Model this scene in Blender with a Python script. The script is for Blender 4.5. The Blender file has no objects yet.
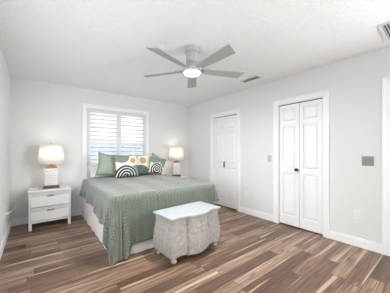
import bpy, bmesh, math, random
from mathutils import Vector, Matrix, noise
random.seed(7)
C = bpy.context.scene.collection
PI = math.pi
def R(a): return math.radians(a)

# ------------------------------------------------------------------ camera, world, light, exposure
XL, XR, YF, YB, ZC = -.335, 3.23, -2.6, 4.425, 2.44      # inner faces of the room
sc = bpy.context.scene
cd = bpy.data.cameras.new('camera'); cam = bpy.data.objects.new('camera', cd); C.objects.link(cam)
cam.location = (0, 0, 1.21); cam.rotation_euler = (R(90), 0, R(-37.96))
cd.sensor_width = 36; cd.lens = 36 * 203 / 390; cd.shift_y = 5.2 / 390; cd.clip_start = .05
sc.camera = cam
vs = sc.view_settings
vs.view_transform = 'Standard'; vs.look = 'None'; vs.gamma = 1; vs.use_curve_mapping = False
vs.exposure = 0.43
w = bpy.data.worlds.new('sky'); sc.world = w; w.use_nodes = True
bg = w.node_tree.nodes['Background']
bg.inputs['Color'].default_value = (.86, .93, 1, 1); bg.inputs['Strength'].default_value = 1.05

def area(name, loc, rot, sx, sy, power, col=(1, 1, 1)):
    l = bpy.data.lights.new(name, 'AREA'); l.shape = 'RECTANGLE'; l.size = sx; l.size_y = sy
    l.energy = power; l.color = col
    o = bpy.data.objects.new(name, l); C.objects.link(o); o.location = loc; o.rotation_euler = rot
    return o
# fill lamps outside the two added side windows; daylight through the shuttered window
area('added_fill_right', (XR + .45, -1.55, 1.35), (R(96), 0, R(38)), 1.7, 1.6, 175, (.93, .965, 1))
area('added_fill_left', (XL - 1.1, 1.5, 1.75), (R(82), 0, R(-48)), 3.2, 1.5, 80, (.93, .965, 1))

area('daylight_back', (1.38, YB + 2.3, 3.5), (R(-52), 0, 0), 3.0, 1.8, 200, (.97, .985, 1))

# ------------------------------------------------------------------ node helpers
def mat(name, col=(.8, .8, .8), rough=.5, metal=0, **kw):
    m = bpy.data.materials.new(name); m.use_nodes = True
    b = m.node_tree.nodes['Principled BSDF']
    b.inputs['Base Color'].default_value = (*col, 1); b.inputs['Roughness'].default_value = rough
    b.inputs['Metallic'].default_value = metal
    for k, v in kw.items(): b.inputs[k.replace('_', ' ')].default_value = v
    return m
class NT:
    def __init__(s, m): s.t = m.node_tree; s.b = s.t.nodes['Principled BSDF']
    def n(s, typ, **kw):
        x = s.t.nodes.new(typ)
        for k, v in kw.items(): setattr(x, k, v)
        return x
    def l(s, a, b): s.t.links.new(a, b)
    def m(s, op, a, b=None, c=None):
        x = s.n('ShaderNodeMath', operation=op)
        for i, v in enumerate((a, b, c)):
            if v is None: continue
            if isinstance(v, (int, float)): x.inputs[i].default_value = v
            else: s.l(v, x.inputs[i])
        return x.outputs[0]
    def mix(s, fac, a, b):
        x = s.n('ShaderNodeMix', data_type='RGBA')
        for i, v in ((0, fac), (6, a), (7, b)):
            if isinstance(v, (int, float)): x.inputs[i].default_value = v
            elif isinstance(v, tuple): x.inputs[i].default_value = (*v, 1)
            else: s.l(v, x.inputs[i])
        return x.outputs[2]
    def noise(s, vec, scale, detail=2, rough=.5):
        x = s.n('ShaderNodeTexNoise'); x.inputs['Scale'].default_value = scale
        x.inputs['Detail'].default_value = detail; x.inputs['Roughness'].default_value = rough
        if vec is not None: s.l(vec, x.inputs['Vector'])
        return x.outputs[0]
    def obj(s): return s.n('ShaderNodeTexCoord').outputs['Object']
    def uv(s):
        return s.n('ShaderNodeTexCoord').outputs['UV']
    def bump(s, h, strength=.3, dist=.01):
        x = s.n('ShaderNodeBump'); x.inputs['Strength'].default_value = strength; x.inputs['Distance'].default_value = dist
        s.l(h, x.inputs['Height']); s.l(x.outputs[0], s.b.inputs['Normal'])
def ramp(T, fac, stops):
    r = T.n('ShaderNodeValToRGB'); e = r.color_ramp.elements
    e[0].position = stops[0][0]; e[0].color = (*stops[0][1], 1); e[1].position = stops[-1][0]; e[1].color = (*stops[-1][1], 1)
    for p, c in stops[1:-1]:
        q = e.new(p); q.color = (*c, 1)
    T.l(fac, r.inputs[0]); return r.outputs[0]

# ------------------------------------------------------------------ materials
def m_wall():
    m = mat('wall_paint', (.74, .74, .73), .85); T = NT(m)
    T.bump(T.noise(T.obj(), 60, 3), .12, .004); return m
def m_ceiling():
    m = mat('knockdown_ceiling', (.90, .90, .895), .9); T = NT(m)
    v = T.noise(T.obj(), 24, 4, .6)
    x = T.n('ShaderNodeMapRange'); x.inputs[1].default_value = .42; x.inputs[2].default_value = .6
    T.l(v, x.inputs[0]); T.bump(x.outputs[0], .5, .0065); return m
def m_floor():
    m = mat('plank_floor', rough=.38); T = NT(m)
    sp = T.n('ShaderNodeSeparateXYZ'); T.l(T.obj(), sp.inputs[0])
    X, Y = sp.outputs[0], sp.outputs[1]
    Wd, Ln = .128, 1.15
    row = T.m('FLOOR', T.m('DIVIDE', Y, Wd)); fy = T.m('FRACT', T.m('DIVIDE', Y, Wd))
    wn = T.n('ShaderNodeTexWhiteNoise', noise_dimensions='1D'); T.l(row, wn.inputs['W'])
    xs = T.m('ADD', T.m('DIVIDE', X, Ln), T.m('MULTIPLY', wn.outputs['Value'], 7.31))
    pid = T.m('FLOOR', xs); fx = T.m('FRACT', xs)
    cv = T.n('ShaderNodeCombineXYZ'); T.l(row, cv.inputs[0]); T.l(pid, cv.inputs[1])
    w2 = T.n('ShaderNodeTexWhiteNoise', noise_dimensions='2D'); T.l(cv.outputs[0], w2.inputs['Vector'])
    rnd = w2.outputs['Value']
    gx = T.m('ADD', T.m('MULTIPLY', X, 1.0), T.m('MULTIPLY', rnd, 91.)); gy = T.m('ADD', Y, T.m('MULTIPLY', rnd, 37.))
    def gv(ax, ay):
        c = T.n('ShaderNodeCombineXYZ'); T.l(T.m('MULTIPLY', gx, ax), c.inputs[0]); T.l(T.m('MULTIPLY', gy, ay), c.inputs[1]); return c.outputs[0]
    warp = T.noise(gv(.5, 9.), 1, 3, .55)          # broad cathedral figure, long along the board
    grain = T.noise(gv(1.1, 85.), 1, 5, .7)
    rings = T.m('SINE', T.m('MULTIPLY', warp, 60.))
    base = ramp(T, T.m('ADD', T.m('MULTIPLY', rnd, .52), T.m('MULTIPLY', warp, .68)), [
        (.15, (.066, .032, .019)), (.36, (.150, .080, .049)), (.6, (.26, .153, .097)), (.82, (.40, .26, .177)), (1., (.58, .42, .31))])
    dark = T.mix(T.m('MULTIPLY', T.m('SMOOTH_MAX', T.m('MULTIPLY', T.m('SUBTRACT', grain, .36), 2.6), 0., .1), .85), base, (.06, .036, .022))
    dk2 = T.mix(T.m('MULTIPLY', T.m('POWER', T.m('MULTIPLY', T.m('ADD', rings, 1.), .5), 3.), .62), dark, (.045, .025, .018))
    # pale sapwood streaks that keep to one edge of a board
    sap = T.noise(gv(.5, 15.), 1, 2, .5)
    ms = T.n('ShaderNodeMapRange'); ms.inputs[1].default_value = .60; ms.inputs[2].default_value = .66; T.l(sap, ms.inputs[0])
    col = T.mix(T.m('MULTIPLY', ms.outputs[0], .6), dk2, (.60, .46, .34))
    seam = T.m('MAXIMUM', T.m('LESS_THAN', fy, .035), T.m('LESS_THAN', fx, .004))
    T.l(T.mix(T.m('MULTIPLY', seam, .85), col, (.02, .012, .008)), T.b.inputs['Base Color'])
    T.l(T.m('ADD', T.m('MULTIPLY', grain, .22), .24), T.b.inputs['Roughness'])
    T.bump(T.m('SUBTRACT', T.m('MULTIPLY', grain, .25), seam), .2, .003); return m
def m_quilt():
    m = mat('sage_quilt', (.3, .34, .3), .5, Sheen_Weight=.5); T = NT(m)
    sp = T.n('ShaderNodeSeparateXYZ'); T.l(T.uv(), sp.inputs[0]); u, v = sp.outputs[0], sp.outputs[1]
    # herringbone of short stitched channels: diagonal ridges that flip every 11 cm
    fl = T.m('PINGPONG', u, .2)
    d = T.m('ADD', v, T.m('MULTIPLY', fl, 1.0))
    s1 = T.m('ABSOLUTE', T.m('SINE', T.m('MULTIPLY', d, PI / .038)))
    st = T.m('ABSOLUTE', T.m('SINE', T.m('MULTIPLY', u, PI / .05)))
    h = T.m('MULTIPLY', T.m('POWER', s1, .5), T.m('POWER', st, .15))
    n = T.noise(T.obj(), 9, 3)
    T.l(T.mix(T.m('SUBTRACT', 1., h), T.mix(n, (.100, .122, .086), (.142, .165, .122)), (.036, .046, .031)), T.b.inputs['Base Color'])  # crease shade between the stitched ridges is painted into the colour
    T.bump(h, .9, .012); return m
def m_fabric(name, col, sc_=220, var=.08, st=.2, rough=.9):
    m = mat(name, col, rough); T = NT(m)
    n = T.noise(T.obj(), sc_, 2)
    T.l(T.mix(n, tuple(c * (1 - var) for c in col), tuple(min(1, c * (1 + var)) for c in col)), T.b.inputs['Base Color'])
    T.bump(n, st, .002); return m
def m_chest():
    m = mat('chest_linen_finish', (.6, .58, .55), .6); T = NT(m)
    n = T.noise(T.obj(), 26, 5, .7); n2 = T.noise(T.obj(), 90, 3, .7)
    vo = T.n('ShaderNodeTexVoronoi', feature='DISTANCE_TO_EDGE'); vo.inputs['Scale'].default_value = 38; T.l(T.obj(), vo.inputs['Vector'])
    cr = T.m('LESS_THAN', vo.outputs[0], .045)
    a = ramp(T, n, [(.35, (.22, .20, .18)), (.5, (.30, .275, .25)), (.68, (.40, .375, .35))])
    b = T.mix(T.m('MULTIPLY', n2, .3), a, (.52, .50, .48))
    T.l(T.mix(T.m('MULTIPLY', cr, .35), b, (.36, .33, .30)), T.b.inputs['Base Color'])
    T.bump(T.m('ADD', n2, T.m('MULTIPLY', cr, -.5)), .25, .003); return m
def m_chest_top():
    m = mat('chest_top_finish', (.7, .72, .74), .45); T = NT(m)
    n = T.noise(T.obj(), 30, 5, .7)
    T.l(ramp(T, n, [(.35, (.32, .34, .36)), (.65, (.47, .49, .51))]), T.b.inputs['Base Color']); T.bump(n, .1, .002); return m
def m_lamp_ceramic():
    m = mat('carved_white_ceramic', (.78, .77, .74), .55); T = NT(m)
    w_ = T.n('ShaderNodeTexWave', wave_type='RINGS'); w_.inputs['Scale'].default_value = 9; w_.inputs['Distortion'].default_value = 16
    w_.inputs['Detail'].default_value = 2; T.l(T.obj(), w_.inputs['Vector'])
    T.l(T.mix(w_.outputs['Fac'], (.66, .65, .63), (.80, .79, .77)), T.b.inputs['Base Color'])
    T.bump(w_.outputs['Fac'], .6, .008); return m
def m_wood(name, a, b):
    m = mat(name, a, .5); T = NT(m)
    mp = T.n('ShaderNodeMapping'); mp.inputs['Scale'].default_value = (6, 60, 60); T.l(T.obj(), mp.inputs[0])
    n = T.noise(mp.outputs[0], 1, 4, .6); T.l(T.mix(n, a, b), T.b.inputs['Base Color']); return m
def m_pattern(name, shapes, base=(.80, .76, .66)):
    """printed cushion front: list of (kind, cx, cy, r, colour) in the cushion's own 0..1 face"""
    m = mat(name, base, .9); T = NT(m)
    sp = T.n('ShaderNodeSeparateXYZ'); T.l(T.uv(), sp.inputs[0]); u, v = sp.outputs[0], sp.outputs[1]
    nz = T.noise(T.obj(), 25, 3); cur = T.mix(nz, tuple(c * .92 for c in base), base)
    for kind, cx, cy, r, col in shapes:
        dx, dy = T.m('SUBTRACT', u, cx), T.m('SUBTRACT', v, cy)
        d = T.m('SQRT', T.m('ADD', T.m('MULTIPLY', dx, dx), T.m('MULTIPLY', dy, dy)))
        inside = T.m('LESS_THAN', d, r)
        if kind == 'arch':       # concentric stripes
            ink = T.mix(T.m('GREATER_THAN', T.m('FRACT', T.m('DIVIDE', d, r / (4.1 if r > .45 else 3.4))), .30), (.78, .74, .64), col)
            cur = T.mix(inside, cur, ink)
        else:
            cur = T.mix(inside, cur, T.mix(T.m('MULTIPLY', nz, .8), col, tuple(min(1, c * 1.5) for c in col)))
    T.l(cur, T.b.inputs['Base Color']); T.bump(T.noise(T.obj(), 250, 2), .2, .002); return m

M = dict(wall=m_wall(), ceiling=m_ceiling(), floor=m_floor(), quilt=m_quilt(),
    trim=mat('trim_white', (.88, .88, .88), .4), door=mat('door_white', (.86, .86, .86), .42),
    shutter=mat('shutter_white', (.70, .70, .70), .45), ns=mat('lacquer_white', (.80, .79, .775), .4),
    groove=mat('drawer_gap_grey', (.32, .30, .28), .8),
    white=m_fabric('white_cotton', (.82, .82, .81)), skirt=m_fabric('skirt_cotton', (.74, .70, .69), 160, .05),
    sage=m_fabric('sage_linen', (.30, .34, .285), 180, .12), welt=m_fabric('sage_welt', (.25, .31, .25)),
    chest=m_chest(), chest_top=m_chest_top(), ceramic=m_lamp_ceramic(),
    lampwood=m_wood('dark_lamp_wood', (.07, .038, .022), (.20, .12, .07)),
    gold=mat('aged_gold', (.36, .21, .10), .4, .5), brass=mat('brass', (.70, .52, .28), .3, 1),
    nickel=mat('brushed_nickel', (.36, .355, .345), .42, .75), bronze=mat('dark_bronze', (.07, .05, .045), .35, .7),
    pewter=mat('pewter_plate', (.22, .21, .195), .45, .5), plastic=mat('white_plastic', (.80, .80, .79), .35),
    satin=mat('satin_grey_plate', (.50, .50, .49), .4), slot=mat('outlet_slot', (.05, .05, .05), .6), fan=mat('fan_grey_white', (.40, .40, .39), .5),
    blade=mat('fan_blade_grey', (.40, .40, .388), .55), vent=mat('vent_white', (.74, .74, .73), .5),
    dark=mat('duct_dark', (.10, .10, .10), .9), glass=mat('window_glass', (1, 1, 1), .0, Transmission_Weight=1., IOR=1.0),
    ground=mat('pale_paving', (.42, .46, .52), .9), fence=mat('fence_blue_grey', (.68, .72, .77), .9), leaf=mat('leaf', (.05, .1, .04), .8))
def m_shade():
    m = bpy.data.materials.new('lamp_shade_linen'); m.use_nodes = True; t = m.node_tree
    out = t.nodes['Material Output']; b = t.nodes['Principled BSDF']
    b.inputs['Base Color'].default_value = (.93, .92, .90, 1); b.inputs['Roughness'].default_value = .9
    tr = t.nodes.new('ShaderNodeBsdfTranslucent'); tr.inputs[0].default_value = (.97, .94, .89, 1)
    mx = t.nodes.new('ShaderNodeMixShader'); mx.inputs[0].default_value = .45
    t.links.new(b.outputs[0], mx.inputs[1]); t.links.new(tr.outputs[0], mx.inputs[2]); t.links.new(mx.outputs[0], out.inputs[0])
    return m
M['shade'] = m_shade()
M['lens'] = mat('lit_lens', (1, 1, 1), .4, Emission_Color=(1, .98, .95, 1), Emission_Strength=2.2)
M['bulb'] = mat('lit_bulb', (1, 1, 1), .4, Emission_Color=(1, .8, .6, 1), Emission_Strength=3)
NAVY, SAGE, TAN, GREYGREEN = (.02, .035, .06), (.16, .19, .155), (.40, .25, .13), (.09, .115, .10)
M['pat_a'] = m_pattern('cushion_print_large_arch', [('disc', .25, 1.0, .38, SAGE), ('disc', .95, .12, .40, SAGE), ('arch', .40, .02, .50, NAVY), ('disc', .74, .72, .13, TAN)])
M['pat_b'] = m_pattern('cushion_print_solid_arch', [('disc', .0, 1.0, .34, SAGE), ('disc', .42, .02, .46, GREYGREEN), ('disc', .56, .70, .17, TAN), ('disc', 1.0, .0, .18, TAN)])
M['pat_c'] = m_pattern('cushion_print_striped_arch', [('disc', .25, .98, .42, SAGE), ('disc', .95, .75, .34, SAGE), ('arch', .45, .22, .44, NAVY)])

# ------------------------------------------------------------------ mesh helpers
class MB:
    def __init__(s): s.bm = bmesh.new(); s.uvs = {}
    def box(s, x0, x1, y0, y1, z0, z1, mtx=None):
        vs_ = [s.bm.verts.new(v) for v in ((x0, y0, z0), (x1, y0, z0), (x1, y1, z0), (x0, y1, z0), (x0, y0, z1), (x1, y0, z1), (x1, y1, z1), (x0, y1, z1))]
        for f in ((3, 2, 1, 0), (4, 5, 6, 7), (0, 1, 5, 4), (1, 2, 6, 5), (2, 3, 7, 6), (3, 0, 4, 7)): s.bm.faces.new([vs_[i] for i in f])
        if mtx is not None: bmesh.ops.transform(s.bm, matrix=mtx, verts=vs_)
        return s
    def rings(s, rings, cap=True, closed=True):
        """list of rings (lists of points with equal count), lofted"""
        rv = [[s.bm.verts.new(p) for p in r] for r in rings]; n = len(rv[0])
        for a, b in zip(rv, rv[1:]):
            for i in range(n if closed else n - 1):
                j = (i + 1) % n; s.bm.faces.new((a[i], a[j], b[j], b[i]))
        if cap and closed:
            s.bm.faces.new(list(reversed(rv[0]))); s.bm.faces.new(rv[-1])
        return s
    def lathe(s, prof, c=(0, 0, 0), n=32, axis='z'):
        rr = []
        for r, z in prof:
            ring = []
            for k in range(n):
                a = 2 * PI * k / n; p = (r * math.cos(a), r * math.sin(a), z)
                if axis == 'y': p = (p[0], -p[2], p[1])
                if axis == 'x': p = (p[2], p[0], p[1])
                ring.append((p[0] + c[0], p[1] + c[1], p[2] + c[2]))
            rr.append(ring)
        return s.rings(rr)
    def tube(s, pts, r, n=8):
        pts = [Vector(p) for p in pts]; rr = []
        for i, p in enumerate(pts):
            t = (pts[min(i + 1, len(pts) - 1)] - pts[max(i - 1, 0)]).normalized()
            u = t.orthogonal().normalized() if i == 0 else (u - t * u.dot(t)).normalized()
            v = t.cross(u); rr.append([p + (u * math.cos(2 * PI * k / n) + v * math.sin(2 * PI * k / n)) * r for k in range(n)])
        return s.rings(rr)
    def grid(s, nu, nv, fn, uvf=None):
        g = [[s.bm.verts.new(fn(i / nu, j / nv)) for j in range(nv + 1)] for i in range(nu + 1)]
        uvl = s.bm.loops.layers.uv.verify() if uvf else None
        for i in range(nu):
            for j in range(nv):
                ij = ((i, j), (i + 1, j), (i + 1, j + 1), (i, j + 1)); f = s.bm.faces.new([g[a][b] for a, b in ij])
                if uvf:
                    for lp, (a, b) in zip(f.loops, ij): lp[uvl].uv = uvf(a / nu, b / nv)
        return s
    def build(s, name, m, parent=None, smooth=False, bevel=0, loc=None, rot=None, weld=0, normals=True):
        if weld: bmesh.ops.remove_doubles(s.bm, verts=s.bm.verts, dist=weld)
        if normals: bmesh.ops.recalc_face_normals(s.bm, faces=s.bm.faces)
        me = bpy.data.meshes.new(name); s.bm.to_mesh(me); s.bm.free()
        o = bpy.data.objects.new(name, me); C.objects.link(o); me.materials.append(M[m] if isinstance(m, str) else m)
        if smooth: me.polygons.foreach_set('use_smooth', [True] * len(me.polygons))
        if bevel:
            b = o.modifiers.new('bevel', 'BEVEL'); b.width = bevel; b.segments = 2; b.limit_method = 'ANGLE'; b.angle_limit = R(40)
        if parent: o.parent = parent
        if loc: o.location = loc
        if rot: o.rotation_euler = rot
        return o
def tag(o, label, cat, group=None):
    o['label'] = label; o['category'] = cat
    if group: o['group'] = group
    return o
def thing(name, label, cat, loc=(0, 0, 0), rot=(0, 0, 0), group=None):
    o = bpy.data.objects.new(name, None); C.objects.link(o); o.empty_display_size = .1
    o.location = loc; o.rotation_euler = rot; return tag(o, label, cat, group)
def struct(o): o['kind'] = 'structure'; return o
def dup(o, parent=None):
    c = o.copy(); C.objects.link(c)
    if parent: c.parent = parent
    for ch in list(o.children): dup(ch, c)
    return c
def box(name, m, *a, parent=None, bevel=0): return MB().box(*a).build(name, m, parent, bevel=bevel)

# ------------------------------------------------------------------ room shell
T_ = .14
struct(box('floor', 'floor', XL - T_, XR + .8, YF - T_, YB + T_, -.1, 0))
struct(box('ceiling', 'ceiling', XL - T_, XR + .8, YF - T_, YB + T_, ZC, ZC + .1))
LY0, LY1, LZ0, LZ1 = .7, 3.0, .65, 2.07                  # side window added to let fill in, left of the camera's view
b = MB()
b.box(XL - T_, XL, YF - T_, LY0, 0, ZC); b.box(XL - T_, XL, LY1, YB + T_, 0, ZC)
b.box(XL - T_, XL, LY0, LY1, 0, LZ0); b.box(XL - T_, XL, LY0, LY1, LZ1, ZC)
struct(b.build('wall_left', 'wall'))
b = MB()
for a in ((LY0, LY0 + .05, LZ0, LZ1), (LY1 - .05, LY1, LZ0, LZ1), (LY0 + .05, LY1 - .05, LZ0, LZ0 + .05), (LY0 + .05, LY1 - .05, LZ1 - .05, LZ1), (1.825, 1.875, LZ0 + .05, LZ1 - .05)):
    b.box(XL - .09, XL - .04, a[0], a[1], a[2], a[3])
struct(b.build('window_added_left', 'trim'))
WX0, WX1, WZ0, WZ1 = .765, 1.995, .65, 2.07          # opening of the shuttered window
b = MB()
b.box(XL, WX0, YB, YB + T_, 0, ZC); b.box(WX1, XR, YB, YB + T_, 0, ZC)
b.box(WX0, WX1, YB, YB + T_, 0, WZ0); b.box(WX0, WX1, YB, YB + T_, WZ1, ZC)
struct(b.build('wall_back', 'wall'))
DOORS = [(1.157, 1.85), (2.735, 3.452), (-.28, .455)]     # clear openings in the right wall
DH = 2.0
WY0, WY1 = -2.4, -.75                                    # unseen side window behind the camera, added for its light
b = MB(); y = YF
b.box(XR, XR + T_, y, WY0, 0, ZC); b.box(XR, XR + T_, WY0, WY1, 0, .35); b.box(XR, XR + T_, WY0, WY1, 2.1, ZC); y = WY1
for a, c in sorted(DOORS):
    b.box(XR, XR + T_, y, a, 0, ZC); b.box(XR, XR + T_, a, c, DH, ZC); y = c
b.box(XR, XR + T_, y, YB + T_, 0, ZC)
struct(b.build('wall_right', 'wall'))
b = MB(); b.box(XR + .7, XR + .8, -.5, YB + T_, 0, ZC)
for yy in (-.5, .7, 2.25, YB + T_ - .1): b.box(XR + T_, XR + .7, yy, yy + .1, 0, ZC)
struct(b.build('wall_closets', 'wall'))
b = MB(); b.box(XR + .7, XR + .8, -.5, YB + T_, 0, ZC)
for yy in (-.5, .7, 2.25, YB + T_ - .1): b.box(XR + T_, XR + .7, yy, yy + .1, 0, ZC)
struct(b.build('wall_closets', 'wall'))
struct(box('wall_front', 'wall', XL - T_, XR + T_, YF - T_, YF, 0, ZC))
b = MB()
for a in ((WY0, WY0 + .05, .35, 2.1), (WY1 - .05, WY1, .35, 2.1), (WY0 + .05, WY1 - .05, .35, .40), (WY0 + .05, WY1 - .05, 2.05, 2.1), ((WY0 + WY1) / 2 - .025, (WY0 + WY1) / 2 + .025, .4, 2.05)):
    b.box(XR + .04, XR + .09, a[0], a[1], a[2], a[3])
struct(b.build('window_added_right', 'trim'))

def skirting(name, x0, x1, y0, y1, axis):
    """baseboard with a stepped top"""
    b = MB()
    if axis == 'x': b.box(x0, x1, y0, y1, 0, .095); b.box(x0, x1, y0 + .005, y1, .095, .115)
    elif axis == 'r':
        b.box(x0, x1, y0, y1, 0, .095); b.box(x0 + .005, x1, y0, y1, .095, .115)
    else: b.box(x0, x1, y0, y1, 0, .095); b.box(x0, x1 - .005, y0, y1, .095, .115)
    return struct(b.build(name, 'trim', bevel=.002))
skirting('baseboard_left', XL, XL + .014, YF, YB - .014, 'l')
skirting('baseboard_back', XL, XR, YB - .014, YB, 'x')
CW = .075
ys = [(YF, DOORS[2][0] - CW), (DOORS[2][1] + CW, DOORS[0][0] - CW), (DOORS[0][1] + CW, DOORS[1][0] - CW), (DOORS[1][1] + CW, YB - .014)]
b = MB()
for y0, y1 in ys: b.box(XR - .014, XR, y0, y1, 0, .095); b.box(XR - .009, XR, y0, y1, .095, .115)
struct(b.build('baseboard_right', 'trim', bevel=.002))

# door casings (moulded in two steps)
for k, (y0, y1) in enumerate(DOORS):
    b = MB()
    for (a, c) in ((y0 - CW, y0), (y1, y1 + CW)):
        b.box(XR - .016, XR, a, c, 0, DH + CW)
        o_ = a if a < y0 else c - .022
        b.box(XR - .026, XR - .016, o_, o_ + .022, 0, DH + CW)
    b.box(XR - .016, XR, y0, y1, DH, DH + CW); b.box(XR - .026, XR - .016, y0 - CW + .022, y1 + CW - .022, DH + CW - .022, DH + CW)
    b.box(XR, XR + T_, y0 - .0005, y0 + .012, 0, DH); b.box(XR, XR + T_, y1 - .012, y1 + .0005, 0, DH); b.box(XR, XR + T_, y0 + .012, y1 - .012, DH - .012, DH)
    struct(b.build('trim_%d' % (k + 1), 'trim', bevel=.003))

def leaf(y0, y1, x, panels, bottom=.018, top=DH - .023, th=.036):
    """a panelled door leaf facing -x: stiles, rails and raised fields in one mesh"""
    b = MB(); st = .054 if y1 - y0 < .5 else .1
    b.box(x + .018, x + th, y0, y1, bottom, top)
    b.box(x, x + .018, y0, y0 + st, bottom, top); b.box(x, x + .018, y1 - st, y1, bottom, top)
    zs = [bottom] + [z for p in panels for z in p] + [top]
    for a, c in zip(zs[::2], zs[1::2]): b.box(x, x + .018, y0 + st, y1 - st, a, c)
    for a, c in panels:
        p0, p1 = .016, .036
        def ring(d, xx): return [(xx, y0 + st + d, a + d), (xx, y1 - st - d, a + d), (xx, y1 - st - d, c - d), (xx, y0 + st + d, c - d)]
        b.rings([ring(p0, x + .0175), ring(p1, x + .003)])
    return b
PAN = [(.17, .855), (.935, 1.635), (1.70, 1.918)]
for k in (0, 1):
    y0, y1 = DOORS[k]; y0 += .019; y1 -= .019; mid = (y0 + y1) / 2; x = XR + .018
    d = bpy.data.objects.new('door_%d' % (k + 1), None); C.objects.link(d); struct(d)
    for (a, c, kn) in ((y0, mid - .0025, False), (mid + .0025, y1, True)):
        lf = leaf(a, c, x, PAN).build('door_leaf', 'door', d, bevel=.0015)
        if kn and k == 0:
            MB().lathe([(.0, .0), (.021, .0), (.021, -.006), (.010, -.010), (.010, -.026), (.022, -.034), (.026, -.046), (.019, -.058), (.0, -.062)], (x, a + .03, .925), 20, 'x').build('knob', 'bronze', lf, True)
        if kn and k == 1:
            MB().box(x - .006, x, a + .008, a + .036, .865, 1.0).box(x - .022, x - .006, a + .016, a + .028, .88, .985).build('pull', 'bronze', lf, bevel=.003)
    box('track', 'dark', x, x + .03, y0, y1, DH - .016, DH - .0125, parent=d)
d = leaf(DOORS[2][0] + .014, DOORS[2][1] - .014, XR + .05, [(.2, .85), (.98, 1.62), (1.72, 1.9)]).build('door_3', 'door', bevel=.0015); struct(d)

# ------------------------------------------------------------------ shuttered window
cx0, cx1, cz0, cz1 = .69, 2.07, .575, 2.145
b = MB(); yb = YB
def frame(b, x0, x1, z0, z1, wdt, y0, y1):
    b.box(x0, x0 + wdt, y0, y1, z0, z1); b.box(x1 - wdt, x1, y0, y1, z0, z1)
    b.box(x0 + wdt, x1 - wdt, y0, y1, z0, z0 + wdt); b.box(x0 + wdt, x1 - wdt, y0, y1, z1 - wdt, z1)
frame(b, cx0, cx1, cz0, cz1, .078, YB - .016, YB); frame(b, cx0, cx1, cz0, cz1, .02, YB - .026, YB - .016)
win = struct(b.build('window_1', 'trim', bevel=.003))
b = MB(); frame(b, WX0 + .001, WX1 - .001, WZ0 + .001, WZ1 - .001, .022, YB - .03, YB + .03); b.build('shutter_frame', 'shutter', win, bevel=.002)
b = MB(); frame(b, WX0 + .001, WX1 - .001, WZ0 + .001, WZ1 - .001, .045, YB + .075, YB + .115); b.box(WX0 + .04, WX1 - .04, YB + .08, YB + .11, 1.335, 1.375); b.build('sash', 'trim', win)
box('pane', 'glass', WX0 + .04, WX1 - .04, YB + .092, YB + .096, WZ0 + .04, WZ1 - .04, parent=win)
ix0, ix1, iz0, iz1 = WX0 + .025, WX1 - .025, WZ0 + .025, WZ1 - .025; mx = (ix0 + ix1) / 2
for (a, c) in ((ix0, mx - .002), (mx + .002, ix1)):
    b = MB(); st = .046; y0, y1 = YB - .022, YB + .006
    b.box(a, a + st, y0, y1, iz0, iz1); b.box(c - st, c, y0, y1, iz0, iz1)
    b.box(a + st, c - st, y0, y1, iz0, iz0 + .09); b.box(a + st, c - st, y0, y1, iz1 - .062, iz1); b.box(a + st, c - st, y0, y1, 1.335, 1.405)
    p = b.build('shutter_panel', 'shutter', win, bevel=.002)
    for z0, z1, n in ((iz0 + .09, 1.335, 7), (1.405, iz1 - .062, 7)):
        pitch = (z1 - z0) / n
        for k in range(n):
            zc = z0 + pitch * (k + .5); prof = []
            for i in range(12):
                t = 2 * PI * i / 12; prof.append((.044 * math.cos(t), .0055 * math.sin(t)))
            ta = R(-14); ring = lambda xx: [(xx, YB - .008 + q * math.cos(ta) - s_ * math.sin(ta), zc + q * math.sin(ta) + s_ * math.cos(ta)) for q, s_ in prof]
            MB().rings([ring(a + st + .002), ring(c - st - .002)]).build('louver', 'shutter', p, True)
    box('tilt_clip', 'nickel', a + st + .01, a + st + .03, YB - .0245, YB - .0215, 1.31, 1.325, parent=p)

# outside
struct(box('ground', 'ground', -12, 14, YB + 1.2, 30, -.4, -.3))
fn = thing('garden_fence', 'blue-grey board fence seen faintly through the lower shutter louvers', 'fence', (0, 9, -.3))
for k in range(9): box('fence_panel', 'fence', -4 + k * 1.5, -2.56 + k * 1.5, 0, .05, 0, 1.75, parent=fn)

# ------------------------------------------------------------------ bed
bx0, bx1, by0, by1, bz = .665, 2.245, 2.335, 4.39, .685
bed = thing('bed', 'queen bed with white gathered bed skirt under a sage green quilt', 'bed', ((bx0 + bx1) / 2, (by0 + by1) / 2, 0))
bw, bl = (bx1 - bx0) / 2, (by1 - by0) / 2
box('box_spring', 'white', -bw + .03, bw - .03, -bl + .03, bl, .12, .36, parent=bed, bevel=.03)
box('mattress', 'white', -bw + .02, bw - .02, -bl + .02, bl, .365, bz - .015, parent=bed, bevel=.05)
for sx in (-1, 1):
    for yy in (-bl + .12, bl - .12): MB().lathe([(.02, 0), (.025, .02), (.03, .12)], (sx * (bw - .14), yy, 0), 12).build('leg', 'dark', bed)
def skirt_fn(u, v):
    L1, L2 = 2 * bl - .02, 2 * bw - .06; s = u * (2 * L1 + L2)
    if s < L1: p, n = (-bw + .03, bl - s), (-1, 0)
    elif s < L1 + L2: p, n = (-bw + .03 + (s - L1), -bl + .02), (0, -1)
    else: p, n = (bw - .03, -bl + .02 + (s - L1 - L2)), (1, 0)
    off = .004 + (1 - v) * (.006 * math.sin(s * 23 + 1.2 * math.sin(s * 5)) + .012)
    return (p[0] + n[0] * off, p[1] + n[1] * off, .003 + v * .36)
MB().grid(380, 6, skirt_fn).build('bed_skirt', 'skirt', bed, True)

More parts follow.
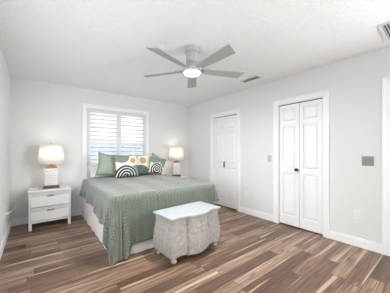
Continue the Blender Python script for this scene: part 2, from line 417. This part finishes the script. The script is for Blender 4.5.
# quilted bedspread: top + falls on three sides, lofted from a spine to the hem
def sm(t): t = max(0, min(1, t)); return t * t * (3 - 2 * t)
qx0, qx1, qy0, qy1 = bx0 - .012, bx1 + .012, by0 - .015, 4.12
RAD = .05; CR = .09
def perim(s):
    """U-shaped edge with rounded corners, s in 0..1 -> (x, y, nx, ny, corner weight, side)"""
    L1, L2 = qy1 - qy0 - CR, qx1 - qx0 - 2 * CR; A = CR * PI / 2; W = 4 * A      # corners get extra samples
    tot = 2 * L1 + L2 + 2 * W; d = s * tot
    if d < L1: return (qx0, qy1 - d, -1, 0, 0, d)
    d2 = d - L1
    if d2 < W:
        a = PI + d2 / W * PI / 2; return (qx0 + CR + CR * math.cos(a), qy0 + CR + CR * math.sin(a), math.cos(a), math.sin(a), math.sin(d2 / W * PI), L1 + A * d2 / W)
    d3 = d2 - W
    if d3 < L2: return (qx0 + CR + d3, qy0, 0, -1, 0, L1 + A + d3)
    d4 = d3 - L2
    if d4 < W:
        a = 1.5 * PI + d4 / W * PI / 2; return (qx1 - CR + CR * math.cos(a), qy0 + CR + CR * math.sin(a), math.cos(a), math.sin(a), -math.sin(d4 / W * PI), L1 + A + L2 + A * d4 / W)
    d5 = d4 - W
    return (qx1, qy0 + CR + d5, 1, 0, 0, L1 + 2 * A + L2 + d5)
S_AMP = .042
S_CORNER = (qy1 - qy0 - CR) + CR * PI / 4
def hem(x, y, nx, ny, cw, s):
    """height of the hem along the edge"""
    t = s - S_CORNER
    left = .43 - .14 * sm((3.15 - y) / .6) - .10 * sm((2.65 - y) / .3)
    foot = .135 + .25 * sm((x - 1.6) / .6)
    if cw < 0 or nx > .5: base = .45 + .03 * min(0, cw)
    elif t < 0: base = left
    else: base = foot
    k = sm(1 - max(0, abs(t - .06) - .10) / .06) if abs(t) < .25 else 0
    return base * (1 - k) + .014 * k
def quilt_fn(u, v):
    x, y, nx, ny, cw, s = perim(u)
    cxq = (qx0 + qx1) / 2; sp = Vector((cxq, min(max(y, qy0 + .75), qy1)))
    ztop = bz + .012
    def crown(px, py):
        t = abs(px - cxq) / ((qx1 - qx0) / 2); r = max(0, (py - qy0) / 1.0)
        return .024 * (1 - t ** 8) * min(1, r * 2.5) + .005 * noise.noise(Vector((px * 4, py * 4, 1)))
    vt = .34
    if v <= vt:
        k = v / vt; px, py = sp.x + (x - nx * RAD - sp.x) * k, sp.y + (y - ny * RAD - sp.y) * k
        return Vector((px, py, ztop + crown(px, py)))
    k = (v - vt) / (1 - vt); hz = hem(x, y, nx, ny, cw, s)
    arc = RAD * PI / 2; L = (ztop - RAD) - hz; d = k ** 1.25 * (arc + L)
    px, py = x - nx * RAD, y - ny * RAD
    if d < arc:
        a = d / RAD; return Vector((px + nx * RAD * math.sin(a), py + ny * RAD * math.sin(a), ztop - RAD + RAD * math.cos(a) + crown(px, py) * math.cos(a)))
    f = (d - arc); fr = f / max(L, .01)
    wave = .016 * math.sin(s * 11 + .8) + .010 * math.sin(s * 27 + 2) + .006 * math.sin(s * 51)
    g = math.exp(-((s - S_CORNER - .02) / .15) ** 2)
    free = 1 if ny > -.5 or s < S_CORNER + .3 else .35       # the chest stands close against the foot
    out = RAD + .010 * fr + sm(fr) * (wave + .012) * free
    out += g * (.022 * sm(fr * 1.1) + (S_AMP * math.sin((s - S_CORNER) * 55 + .6) + .02 * math.sin((s - S_CORNER) * 118)) * sm(fr * 1.6))
    if cw < 0: out += -cw * .05 * fr
    if s > S_CORNER + .42 and ny < -.5: out = min(out, RAD + .03)
    return Vector((px + nx * out, py + ny * out, ztop - RAD - f))
def quilt_uv(u, v):
    x, y, nx, ny, cw, s = perim(u); p = quilt_fn(u, v)
    drop = max(0, bz - .04 - p.z)
    return (min(max(p.x, qx0), qx1) + nx * drop, min(max(p.y, qy0), 9) + ny * drop)
q = MB(); q.grid(420, 60, quilt_fn, quilt_uv)
qo = q.build('bedspread', 'quilt', None, True, weld=.0004)
so = qo.modifiers.new('thick', 'SOLIDIFY'); so.thickness = .009; so.offset = 1
tag(qo, 'sage green quilted bedspread draped over the bed, corner reaching the floor', 'bedspread')

# ------------------------------------------------------------------ pillows
def pillow(name, m, w_, h_, t_, loc, rot, label, cat, welt=None, n=22, group=None, pinch=.06, back=None):
    """stuffed cushion: face in local xz, -y is the front; base at the lower edge"""
    def side(sgn):
        def fn(u, v):
            a, c = 2 * u - 1, 2 * v - 1
            ex = 1 - pinch * (1 - c * c); ez = 1 - pinch * (1 - a * a)
            th = t_ / 2 * max(0, (1 - a ** 4) * (1 - c ** 4)) ** .55
            wr = .006 * noise.noise(Vector((a * 2.5 + loc[0] * 9, c * 2.5, sgn * 3))) * (1 - a ** 2) * (1 - c ** 2)
            return (a * w_ / 2 * ex, sgn * (th + wr), h_ / 2 + c * h_ / 2 * ez)
        return fn
    b = MB(); b.grid(n, n, side(-1), lambda u, v: (u, v)); b.grid(n, n, side(1), lambda u, v: (u, v))
    o = b.build(name, m, None, True, weld=.0002, loc=loc, rot=rot); tag(o, label, cat, group)
    if welt:
        pts = []
        for i in range(4 * n + 1):
            k, f = divmod(i, n); k %= 4; f /= n
            u, v = [(f, 0), (1, f), (1 - f, 1), (0, 1 - f)][k]; p = side(1)(u, v); pts.append((p[0], 0, p[2]))
        MB().tube(pts, .0045, 6).build('welt', welt, o, True)
    return o
zt = bz + .05
# (placed back to front: local base edge sits on the spread)
pillow('sleeping_pillow', 'white',   .64, .34, .12, (1.09, 4.085, zt), (R(-52), 0, 0), 'white sleeping pillow leaning behind the left plain sage cushion', 'pillow')
pillow('sleeping_pillow', 'white', .50, .34, .12, (1.72, 4.085, zt), (R(-52), 0, 0), 'white sleeping pillow behind the right-hand cushions of the bed', 'pillow')
pillow('throw_cushion', 'sage', .46, .41, .12, (1.51, 3.985, zt), (R(-15), 0, 0), 'plain sage cushion mostly hidden behind the two big patterned ones', 'cushion', 'welt')
pillow('throw_cushion', 'sage', .44, .43, .15, (1.03, 3.90, zt + .02), (R(-14), R(10), R(3)), 'plain sage cushion at the left end of the row', 'cushion', 'welt', pinch=.12)
pillow('throw_cushion', 'sage', .38, .38, .13, (1.99, 3.94, zt + .055), (R(-22), R(27), R(-6)), 'plain sage cushion at the right end of the row', 'cushion', 'welt', pinch=.12)
pillow('patterned_cushion', 'pat_b', .43, .43, .11, (1.67, 3.86, zt), (R(-16), 0, R(-2)), 'cream cushion with tan dot over a solid dark green arch', 'cushion', pinch=.08)
pillow('patterned_cushion', 'pat_c', .33, .35, .11, (1.89, 3.69, zt + .03), (R(-20), R(15), R(-8)), 'small patterned cushion with striped navy arch, rightmost printed one', 'cushion', pinch=.08)
pillow('patterned_cushion', 'pat_a', .455, .43, .13, (1.335, 3.73, zt), (R(-15), 0, R(4)), 'cream cushion with large striped navy arch and tan dot', 'cushion', pinch=.08)

# ------------------------------------------------------------------ nightstands
def nightstand(x, y, label):
    """white two-drawer bedside chest, origin at the floor centre; front faces -y"""
    w_, d_, h_ = .55, .40, .605
    t = thing('nightstand', label, 'nightstand', (x, y, 0), group='white bedside chests')
    x0, x1, y0, y1 = -w_ / 2, w_ / 2, -d_ / 2, d_ / 2
    box('top', 'ns', x0 - .008, x1 + .008, y0 - .01, y1, h_ - .028, h_, parent=t, bevel=.003)
    b = MB(); b.box(x0, x0 + .018, y0 + .002, y1, .105, h_ - .028); b.box(x1 - .018, x1, y0 + .002, y1, .105, h_ - .028)
    b.box(x0 + .018, x1 - .018, y1 - .012, y1, .105, h_ - .028); b.box(x0 + .018, x1 - .018, y0 + .02, y1 - .012, .105, .12)
    b.box(x0 + .018, x1 - .018, y0 + .004, y0 + .02, .105, .128)
    b.build('body', 'ns', t, bevel=.0015)
    for z0, z1 in ((.136, .342), (.350, .571)):
        dr = thing_part = MB()
        dr.box(x0 + .021, x1 - .021, y0 + .004, y0 + .034, z0, z1 - .053)
        for k in range(2): dr.box(x0 + .021, x1 - .021, y0 + .004, y0 + .018, z1 - .043 + k * .027, z1 - .029 + k * .027)
        dr.box(x0 + .021, x1 - .021, y0 + .03, y0 + .036, z1 - .07, z1 - .01); dr.box(x0 + .021, x0 + .03, y0 + .012, y0 + .034, z1 - .055, z1 - .004); dr.box(x1 - .03, x1 - .021, y0 + .012, y0 + .034, z1 - .055, z1 - .004); dr.box(x0 + .03, x1 - .03, y0 + .024, y1 - .03, z0 + .01, z1 - .06)
        o = dr.build('drawer', 'ns', t, bevel=.0015)
        b = MB(); n = 10; rr = []
        for i in range(n + 1):       # cup-shaped bar pull
            a = -1 + 2 * i / n; hh = .011 * (1 - .55 * a * a); rr.append([(a * .052, y0 + .004 - p * (1 - .6 * a * a), z1 - .058 + qz * hh) for p, qz in ((0, -1.2), (.016, -1.0), (.022, 0), (.016, 1.), (0, 1.2))])
        b.rings(rr); b.build('handle', 'nickel', o, True)
    for sx in (x0, x1 - .038):
        for sy in (y0, y1 - .038): box('leg', 'ns', sx, sx + .038, sy + .002, sy + .038, 0, .105, parent=t, bevel=.0015)
    return t
nightstand(.178, 4.17, 'white two-drawer nightstand left of the bed, cord running to it')
nightstand(2.605, 4.21, 'white two-drawer nightstand hidden behind the right side of the bed')

# ------------------------------------------------------------------ lamps
def lamp():
    t = thing('table_lamp', 'table lamp on the nightstand left of the window', 'lamp', (0, 0, 0), group=None)
    b = MB(); b.box(-.115, .115, -.065, .065, 0, .022); b.box(-.10, .10, -.056, .056, .022, .048); b.build('base', 'lampwood', t, bevel=.006)
    rr = []
    for z, s_ in ((.048, .90), (.054, .97), (.075, 1.), (.20, 1.0), (.305, 1.), (.325, .95), (.334, .80)):
        ring = []
        for k in range(32):
            a = 2 * PI * k / 32; ca, sa = math.cos(a), math.sin(a)
            ring.append((.10 * s_ * math.copysign(abs(ca) ** .35, ca), .05 * s_ * math.copysign(abs(sa) ** .35, sa), z))
        rr.append(ring)
    MB().rings(rr).build('body', 'ceramic', t, True)
    b = MB(); b.box(-.080, .080, -.046, .046, .330, .352); b.box(-.066, .066, -.038, .038, .362, .384); b.box(-.045, .045, -.03, .03, .350, .364); b.lathe([(.022, .384), (.018, .392), (.012, .40), (.012, .44)], n=16); b.build('neck', 'gold', t, bevel=.003)
    MB().lathe([(.016, .44), (.028, .47), (.032, .50), (.022, .53), (.004, .54)], n=16).build('bulb', 'bulb', t, True)
    b = MB(); n = 48; r0, r1, z0, z1 = .185, .158, .408, .72
    rr = [[(r * math.cos(2 * PI * k / n), r * math.sin(2 * PI * k / n), z) for k in range(n)] for r, z in ((r0, z0), (r1, z1), (r1 - .003, z1), (r0 - .003, z0), (r0, z0))]
    sh = b.rings(rr, cap=False).build('lamp_shade', 'shade', t, True, weld=.0001)
    b = MB()
    for k in range(3): a = 2 * PI * k / 3; b.tube([(0, 0, .712), (.168 * math.cos(a), .168 * math.sin(a), .709)], .0025, 6)
    b.tube([(.012, 0, .44), (.04, 0, .52), (.04, 0, .62), (.0, 0, .712)], .0025, 6); b.tube([(-.012, 0, .44), (-.04, 0, .52), (-.04, 0, .62), (.0, 0, .712)], .0025, 6)
    b.build('harp', 'brass', t)
    MB().lathe([(.004, .712), (.009, .722), (.005, .731), (.011, .743), (.008, .753), (.0, .757)], n=14).build('finial', 'brass', t, True)
    return t
l1 = lamp(); l1.location = (.195, 4.15, .605); l1.rotation_euler = (0, 0, R(-8))
tag(l1, 'lit table lamp, carved white body, on the nightstand left of the bed', 'lamp')
l2 = dup(l1); l2.location = (2.70, 4.205, .605); l2.rotation_euler = (0, 0, R(-28))
tag(l2, 'lit table lamp right of the bed, near the room corner', 'lamp')
for l_ in (l1, l2):
    pl = bpy.data.lights.new('lamp_glow', 'POINT'); pl.energy = 1.9; pl.color = (1, .87, .76); pl.shadow_soft_size = .04
    po = bpy.data.objects.new('lamp_glow', pl); C.objects.link(po); po.location = (l_.location.x, l_.location.y, l_.location.z + .57)

# ------------------------------------------------------------------ bombe chest at the foot of the bed
tr = thing('bombe_chest', 'distressed white bombe storage chest with bowed front at the bed foot', 'chest', (1.482, 2.04, 0), (0, 0, R(3.6)))
TW, TD = .375, .195
def plan(sx, sd, bow, nf=48):
    """outline of the chest, front (-y) with a bowed middle between two narrower bays"""
    pts = []
    for i in range(nf + 1):
        t = -1 + 2 * i / nf; a = abs(t)
        if a < .37: o = bow * (.55 + .45 * math.cos(a / .37 * PI / 2))
        elif a < .47: o = bow * (.55 * (1 - sm((a - .37) / .10)))
        else: o = -.010 * math.sin((a - .47) / .53 * PI)
        pts.append((t * sx, -sd - o))
    for i in range(1, 9): pts.append((sx, -sd + 2 * sd * i / 8))
    for i in range(1, 13): pts.append((sx - 2 * sx * i / 12, sd))
    for i in range(1, 8): pts.append((-sx, sd - 2 * sd * i / 8))
    return pts
prof = [(.050, -.016), (.058, .000), (.075, .004), (.12, .012), (.17, .018), (.23, .018), (.28, .010), (.33, -.001), (.38, -.010), (.42, -.013), (.455, -.009), (.476, -.003)]
rr = []
for z, o in prof:
    sc2 = max(0, 1 - max(0, z - .05) / .05)
    ring = []
    for (px, py) in plan(TW - .012 + o, TD - .012, .045 + .3 * max(0, o)):
        oo = o * .55 if py < -TD + .03 else 0
        zz = z
        if z < .1 and py < -TD + .03: zz = z - .014 * math.cos(min(1, abs(px) / (.42 * TW)) * PI / 2) + .008 * math.cos(min(1, abs(abs(px) / TW - .7) / .3) * PI / 2)
        ring.append((px, py - oo, zz))
    rr.append(ring)
MB().rings(rr).build('body', 'chest', tr, True).modifiers.new('edge', 'EDGE_SPLIT').split_angle = R(38)
for sx in (-.42, .42):
    b = MB(); pts = []
    for z, o in prof: pts.append((sx * TW, -(TD - .012) - .005 - o * .55 - .010, z - .012 * (z < .1)))
    b.tube(pts, .006, 6).build('seam_bead', 'chest', tr, True)
def topring(z, e): return [(px, py, z) for px, py in plan(TW + e, TD + e, .047)]
MB().rings([topring(.478, -.002), topring(.482, .004), topring(.497, .005), topring(.501, .001)]).build('lid', 'chest_top', tr)
b = MB(); b.rings([topring(.470, -.006), topring(.4785, -.002)]); b.build('lid_shadow_bead', 'chest', tr)
for sx in (-1, 1):
    for sy in (-1, 1):
        MB().lathe([(.016, 0), (.028, .006), (.034, .022), (.029, .036), (.020, .042), (.028, .048), (.030, .058)], (sx * (TW - .055), sy * (TD - .05), 0), 18).build('bun_foot', 'chest', tr, True)

# ------------------------------------------------------------------ ceiling fan
FXc, FYc = 1.458, 1.925
fan = thing('ceiling_fan', 'five-blade grey-white flush ceiling fan with lit round light', 'ceiling fan', (FXc, FYc, ZC))
MB().lathe([(.086, 0), (.088, -.008), (.088, -.052), (.082, -.060), (.074, -.062)], n=40).build('canopy', 'fan', fan, True).modifiers.new('e', 'EDGE_SPLIT')
MB().lathe([(.073, -.060), (.074, -.068), (.074, -.150), (.066, -.172)], n=40).build('housing', 'fan', fan, True).modifiers.new('e', 'EDGE_SPLIT')
MB().lathe([(.066, -.170), (.075, -.190), (.100, -.210), (.112, -.235), (.112, -.275), (.104, -.290)], n=48).build('motor', 'fan', fan, True)
MB().lathe([(.096, -.288), (.098, -.294), (.092, -.306), (.07, -.318), (.03, -.324), (.0, -.325)], n=40).build('light_lens', 'lens', fan, True)
for k in range(5):
    a = R(-91 + 72 * k)
    if k == 1: a = R(-24)
    pitch = R(12); n = 14
    rings_ = []
    rt = Matrix.Rotation(a, 4, 'Z'); pm = Matrix.Rotation(-pitch, 4, 'X')
    def sec(x, wl, wr_, t=.004): return [(x, -wl, -t), (x, wr_, -t), (x, wr_, t), (x, -wl, t)]
    rr = []
    for x, wl, wr_ in ((.14, .040, .040), (.18, .050, .050), (.30, .056, .056), (.50, .064, .064), (.62, .068, .068), (.665, .068, .066)):
        rr.append([rt @ (pm @ Vector(p)) + Vector((0, 0, -.262)) for p in sec(x, wl, wr_)])
    # slanted tip
    last = [rt @ (pm @ Vector(p)) + Vector((0, 0, -.262)) for p in ((.660, -.069, -.004), (.622, .069, -.004), (.622, .069, .004), (.660, -.069, .004))]
    rr[-1] = last; rr.pop(-2)
    bl_ = MB().rings(rr).build('blade', 'blade', fan, bevel=.0015)
    rr = [[rt @ (pm @ Vector(p)) + Vector((0, 0, -.250)) for p in sec(x, w2, w2, .005)] for x, w2 in ((.095, .022), (.13, .028), (.20, .045), (.215, .04))]
    MB().rings(rr).build('blade_arm', 'fan', bl_, bevel=.002)
fl = bpy.data.lights.new('fan_light', 'AREA'); fl.shape = 'DISK'; fl.size = .17; fl.energy = 24; fl.color = (1, .985, .96)
fo = bpy.data.objects.new('fan_light', fl); C.objects.link(fo); fo.location = (FXc, FYc, ZC - .337)

# ------------------------------------------------------------------ vents
def vent(x, y, w_, l_, rz, label, slats, along='y'):
    t = thing('ceiling_vent', label, 'vent', (x, y, ZC), (0, 0, rz))
    b = MB(); f = .025
    b.box(-w_ / 2, -w_ / 2 + f, -l_ / 2, l_ / 2, -.010, 0); b.box(w_ / 2 - f, w_ / 2, -l_ / 2, l_ / 2, -.010, 0)
    b.box(-w_ / 2 + f, w_ / 2 - f, -l_ / 2, -l_ / 2 + f, -.010, 0); b.box(-w_ / 2 + f, w_ / 2 - f, l_ / 2 - f, l_ / 2, -.010, 0)
    b.build('frame', 'vent', t, bevel=.003)
    box('duct_opening', 'dark', -w_ / 2 + f, w_ / 2 - f, -l_ / 2 + f, l_ / 2 - f, -.0015, -.0003, parent=t)
    for k in range(slats):
        xx = -w_ / 2 + f + (w_ - 2 * f) * (k + .5) / slats
        MB().box(-.008, .008, -l_ / 2 + f, l_ / 2 - f, -.0008, .0008, Matrix.Translation((xx, 0, -.0065)) @ Matrix.Rotation(R(-35), 4, 'Y')).build('slat', 'vent', t)
    return t
vent(2.855, 2.125, .15, .36, R(0), 'narrow slatted ceiling air vent beside the fan, toward the closets', 6)
vent(2.83, .265, .41, .41, R(90), 'square ceiling air vent cut off by the photo’s right edge'.replace('’', ''), 16)

# ------------------------------------------------------------------ switches and outlets
def rocker(y, z, n, m, label, cat, kind, w_=None):
    """wall plate on the right wall facing -x"""
    w_ = w_ or (.072 if n == 1 else .117); h_ = .117
    t = thing('wall_outlet' if kind == 'outlet' else 'light_switch', label, cat, (XR, y, z))
    box('cover_plate', m, -.006, 0, -w_ / 2, w_ / 2, -h_ / 2, h_ / 2, parent=t, bevel=.003)
    if kind == 'outlet':
        for s_ in (-.02, .02):
            r = MB().box(-.009, -.006, -.015, .015, s_ - .013, s_ + .013).build('receptacle', m, t, bevel=.003)
            MB().box(-.0096, -.009, -.008, -.0055, s_ - .005, s_ + .006).box(-.0096, -.009, .0055, .008, s_ - .005, s_ + .006).build('slots', 'slot', r)
    else:
        for k in range(n):
            yy = (k - (n - 1) / 2) * .046
            box('toggle_surround', m, -.0075, -.006, yy - .008, yy + .008, -.017, .017, parent=t)
            MB().box(-.018, -.0075, yy - .005, yy + .005, 0, .012).build('toggle', 'plastic' if m != 'pewter' else m, t, bevel=.002)
    return t
rocker(2.009, 1.09, 1, 'satin', 'single light grey switch plate with white toggle between the two closet doors', 'light switch', 'switch')
rocker(.665, 1.095, 2, 'pewter', 'double pewter light switch plate right of the near closet', 'light switch', 'switch')
rocker(2.49, .396, 1, 'plastic', 'white wall outlet low between the two closet doors', 'outlet', 'outlet')
rocker(.767, .408, 1, 'plastic', 'white wall outlet below the pewter switch plate', 'outlet', 'outlet')
t = thing('wall_outlet', 'white wall outlet low on the left wall with lamp cord', 'outlet', (XL, 3.66, .37))
box('cover_plate', 'plastic', 0, .006, -.036, .036, -.0585, .0585, parent=t, bevel=.003)
for s_ in (-.02, .02):
    r = MB().box(.006, .009, -.015, .015, s_ - .013, s_ + .013).build('receptacle', 'plastic', t, bevel=.003)
    MB().box(.009, .0096, -.008, -.0055, s_ - .005, s_ + .006).box(.009, .0096, .0055, .008, s_ - .005, s_ + .006).build('slots', 'slot', r)
cdn = thing('lamp_cord', 'thin white cord running from the left wall outlet behind the nightstand', 'cord', (XL, 3.66, .37))
MB().box(.010, .036, -.011, .011, .009, .031).build('plug', 'plastic', cdn, bevel=.004)
MB().tube([(.036, 0, .02), (.050, .03, .018), (.065, .2, .008), (.085, .40, .0), (.105, .6, -.01), (.14, .70, -.015), (.22, .735, -.02)], .0045, 8).build('cable', 'plastic', cdn, True)
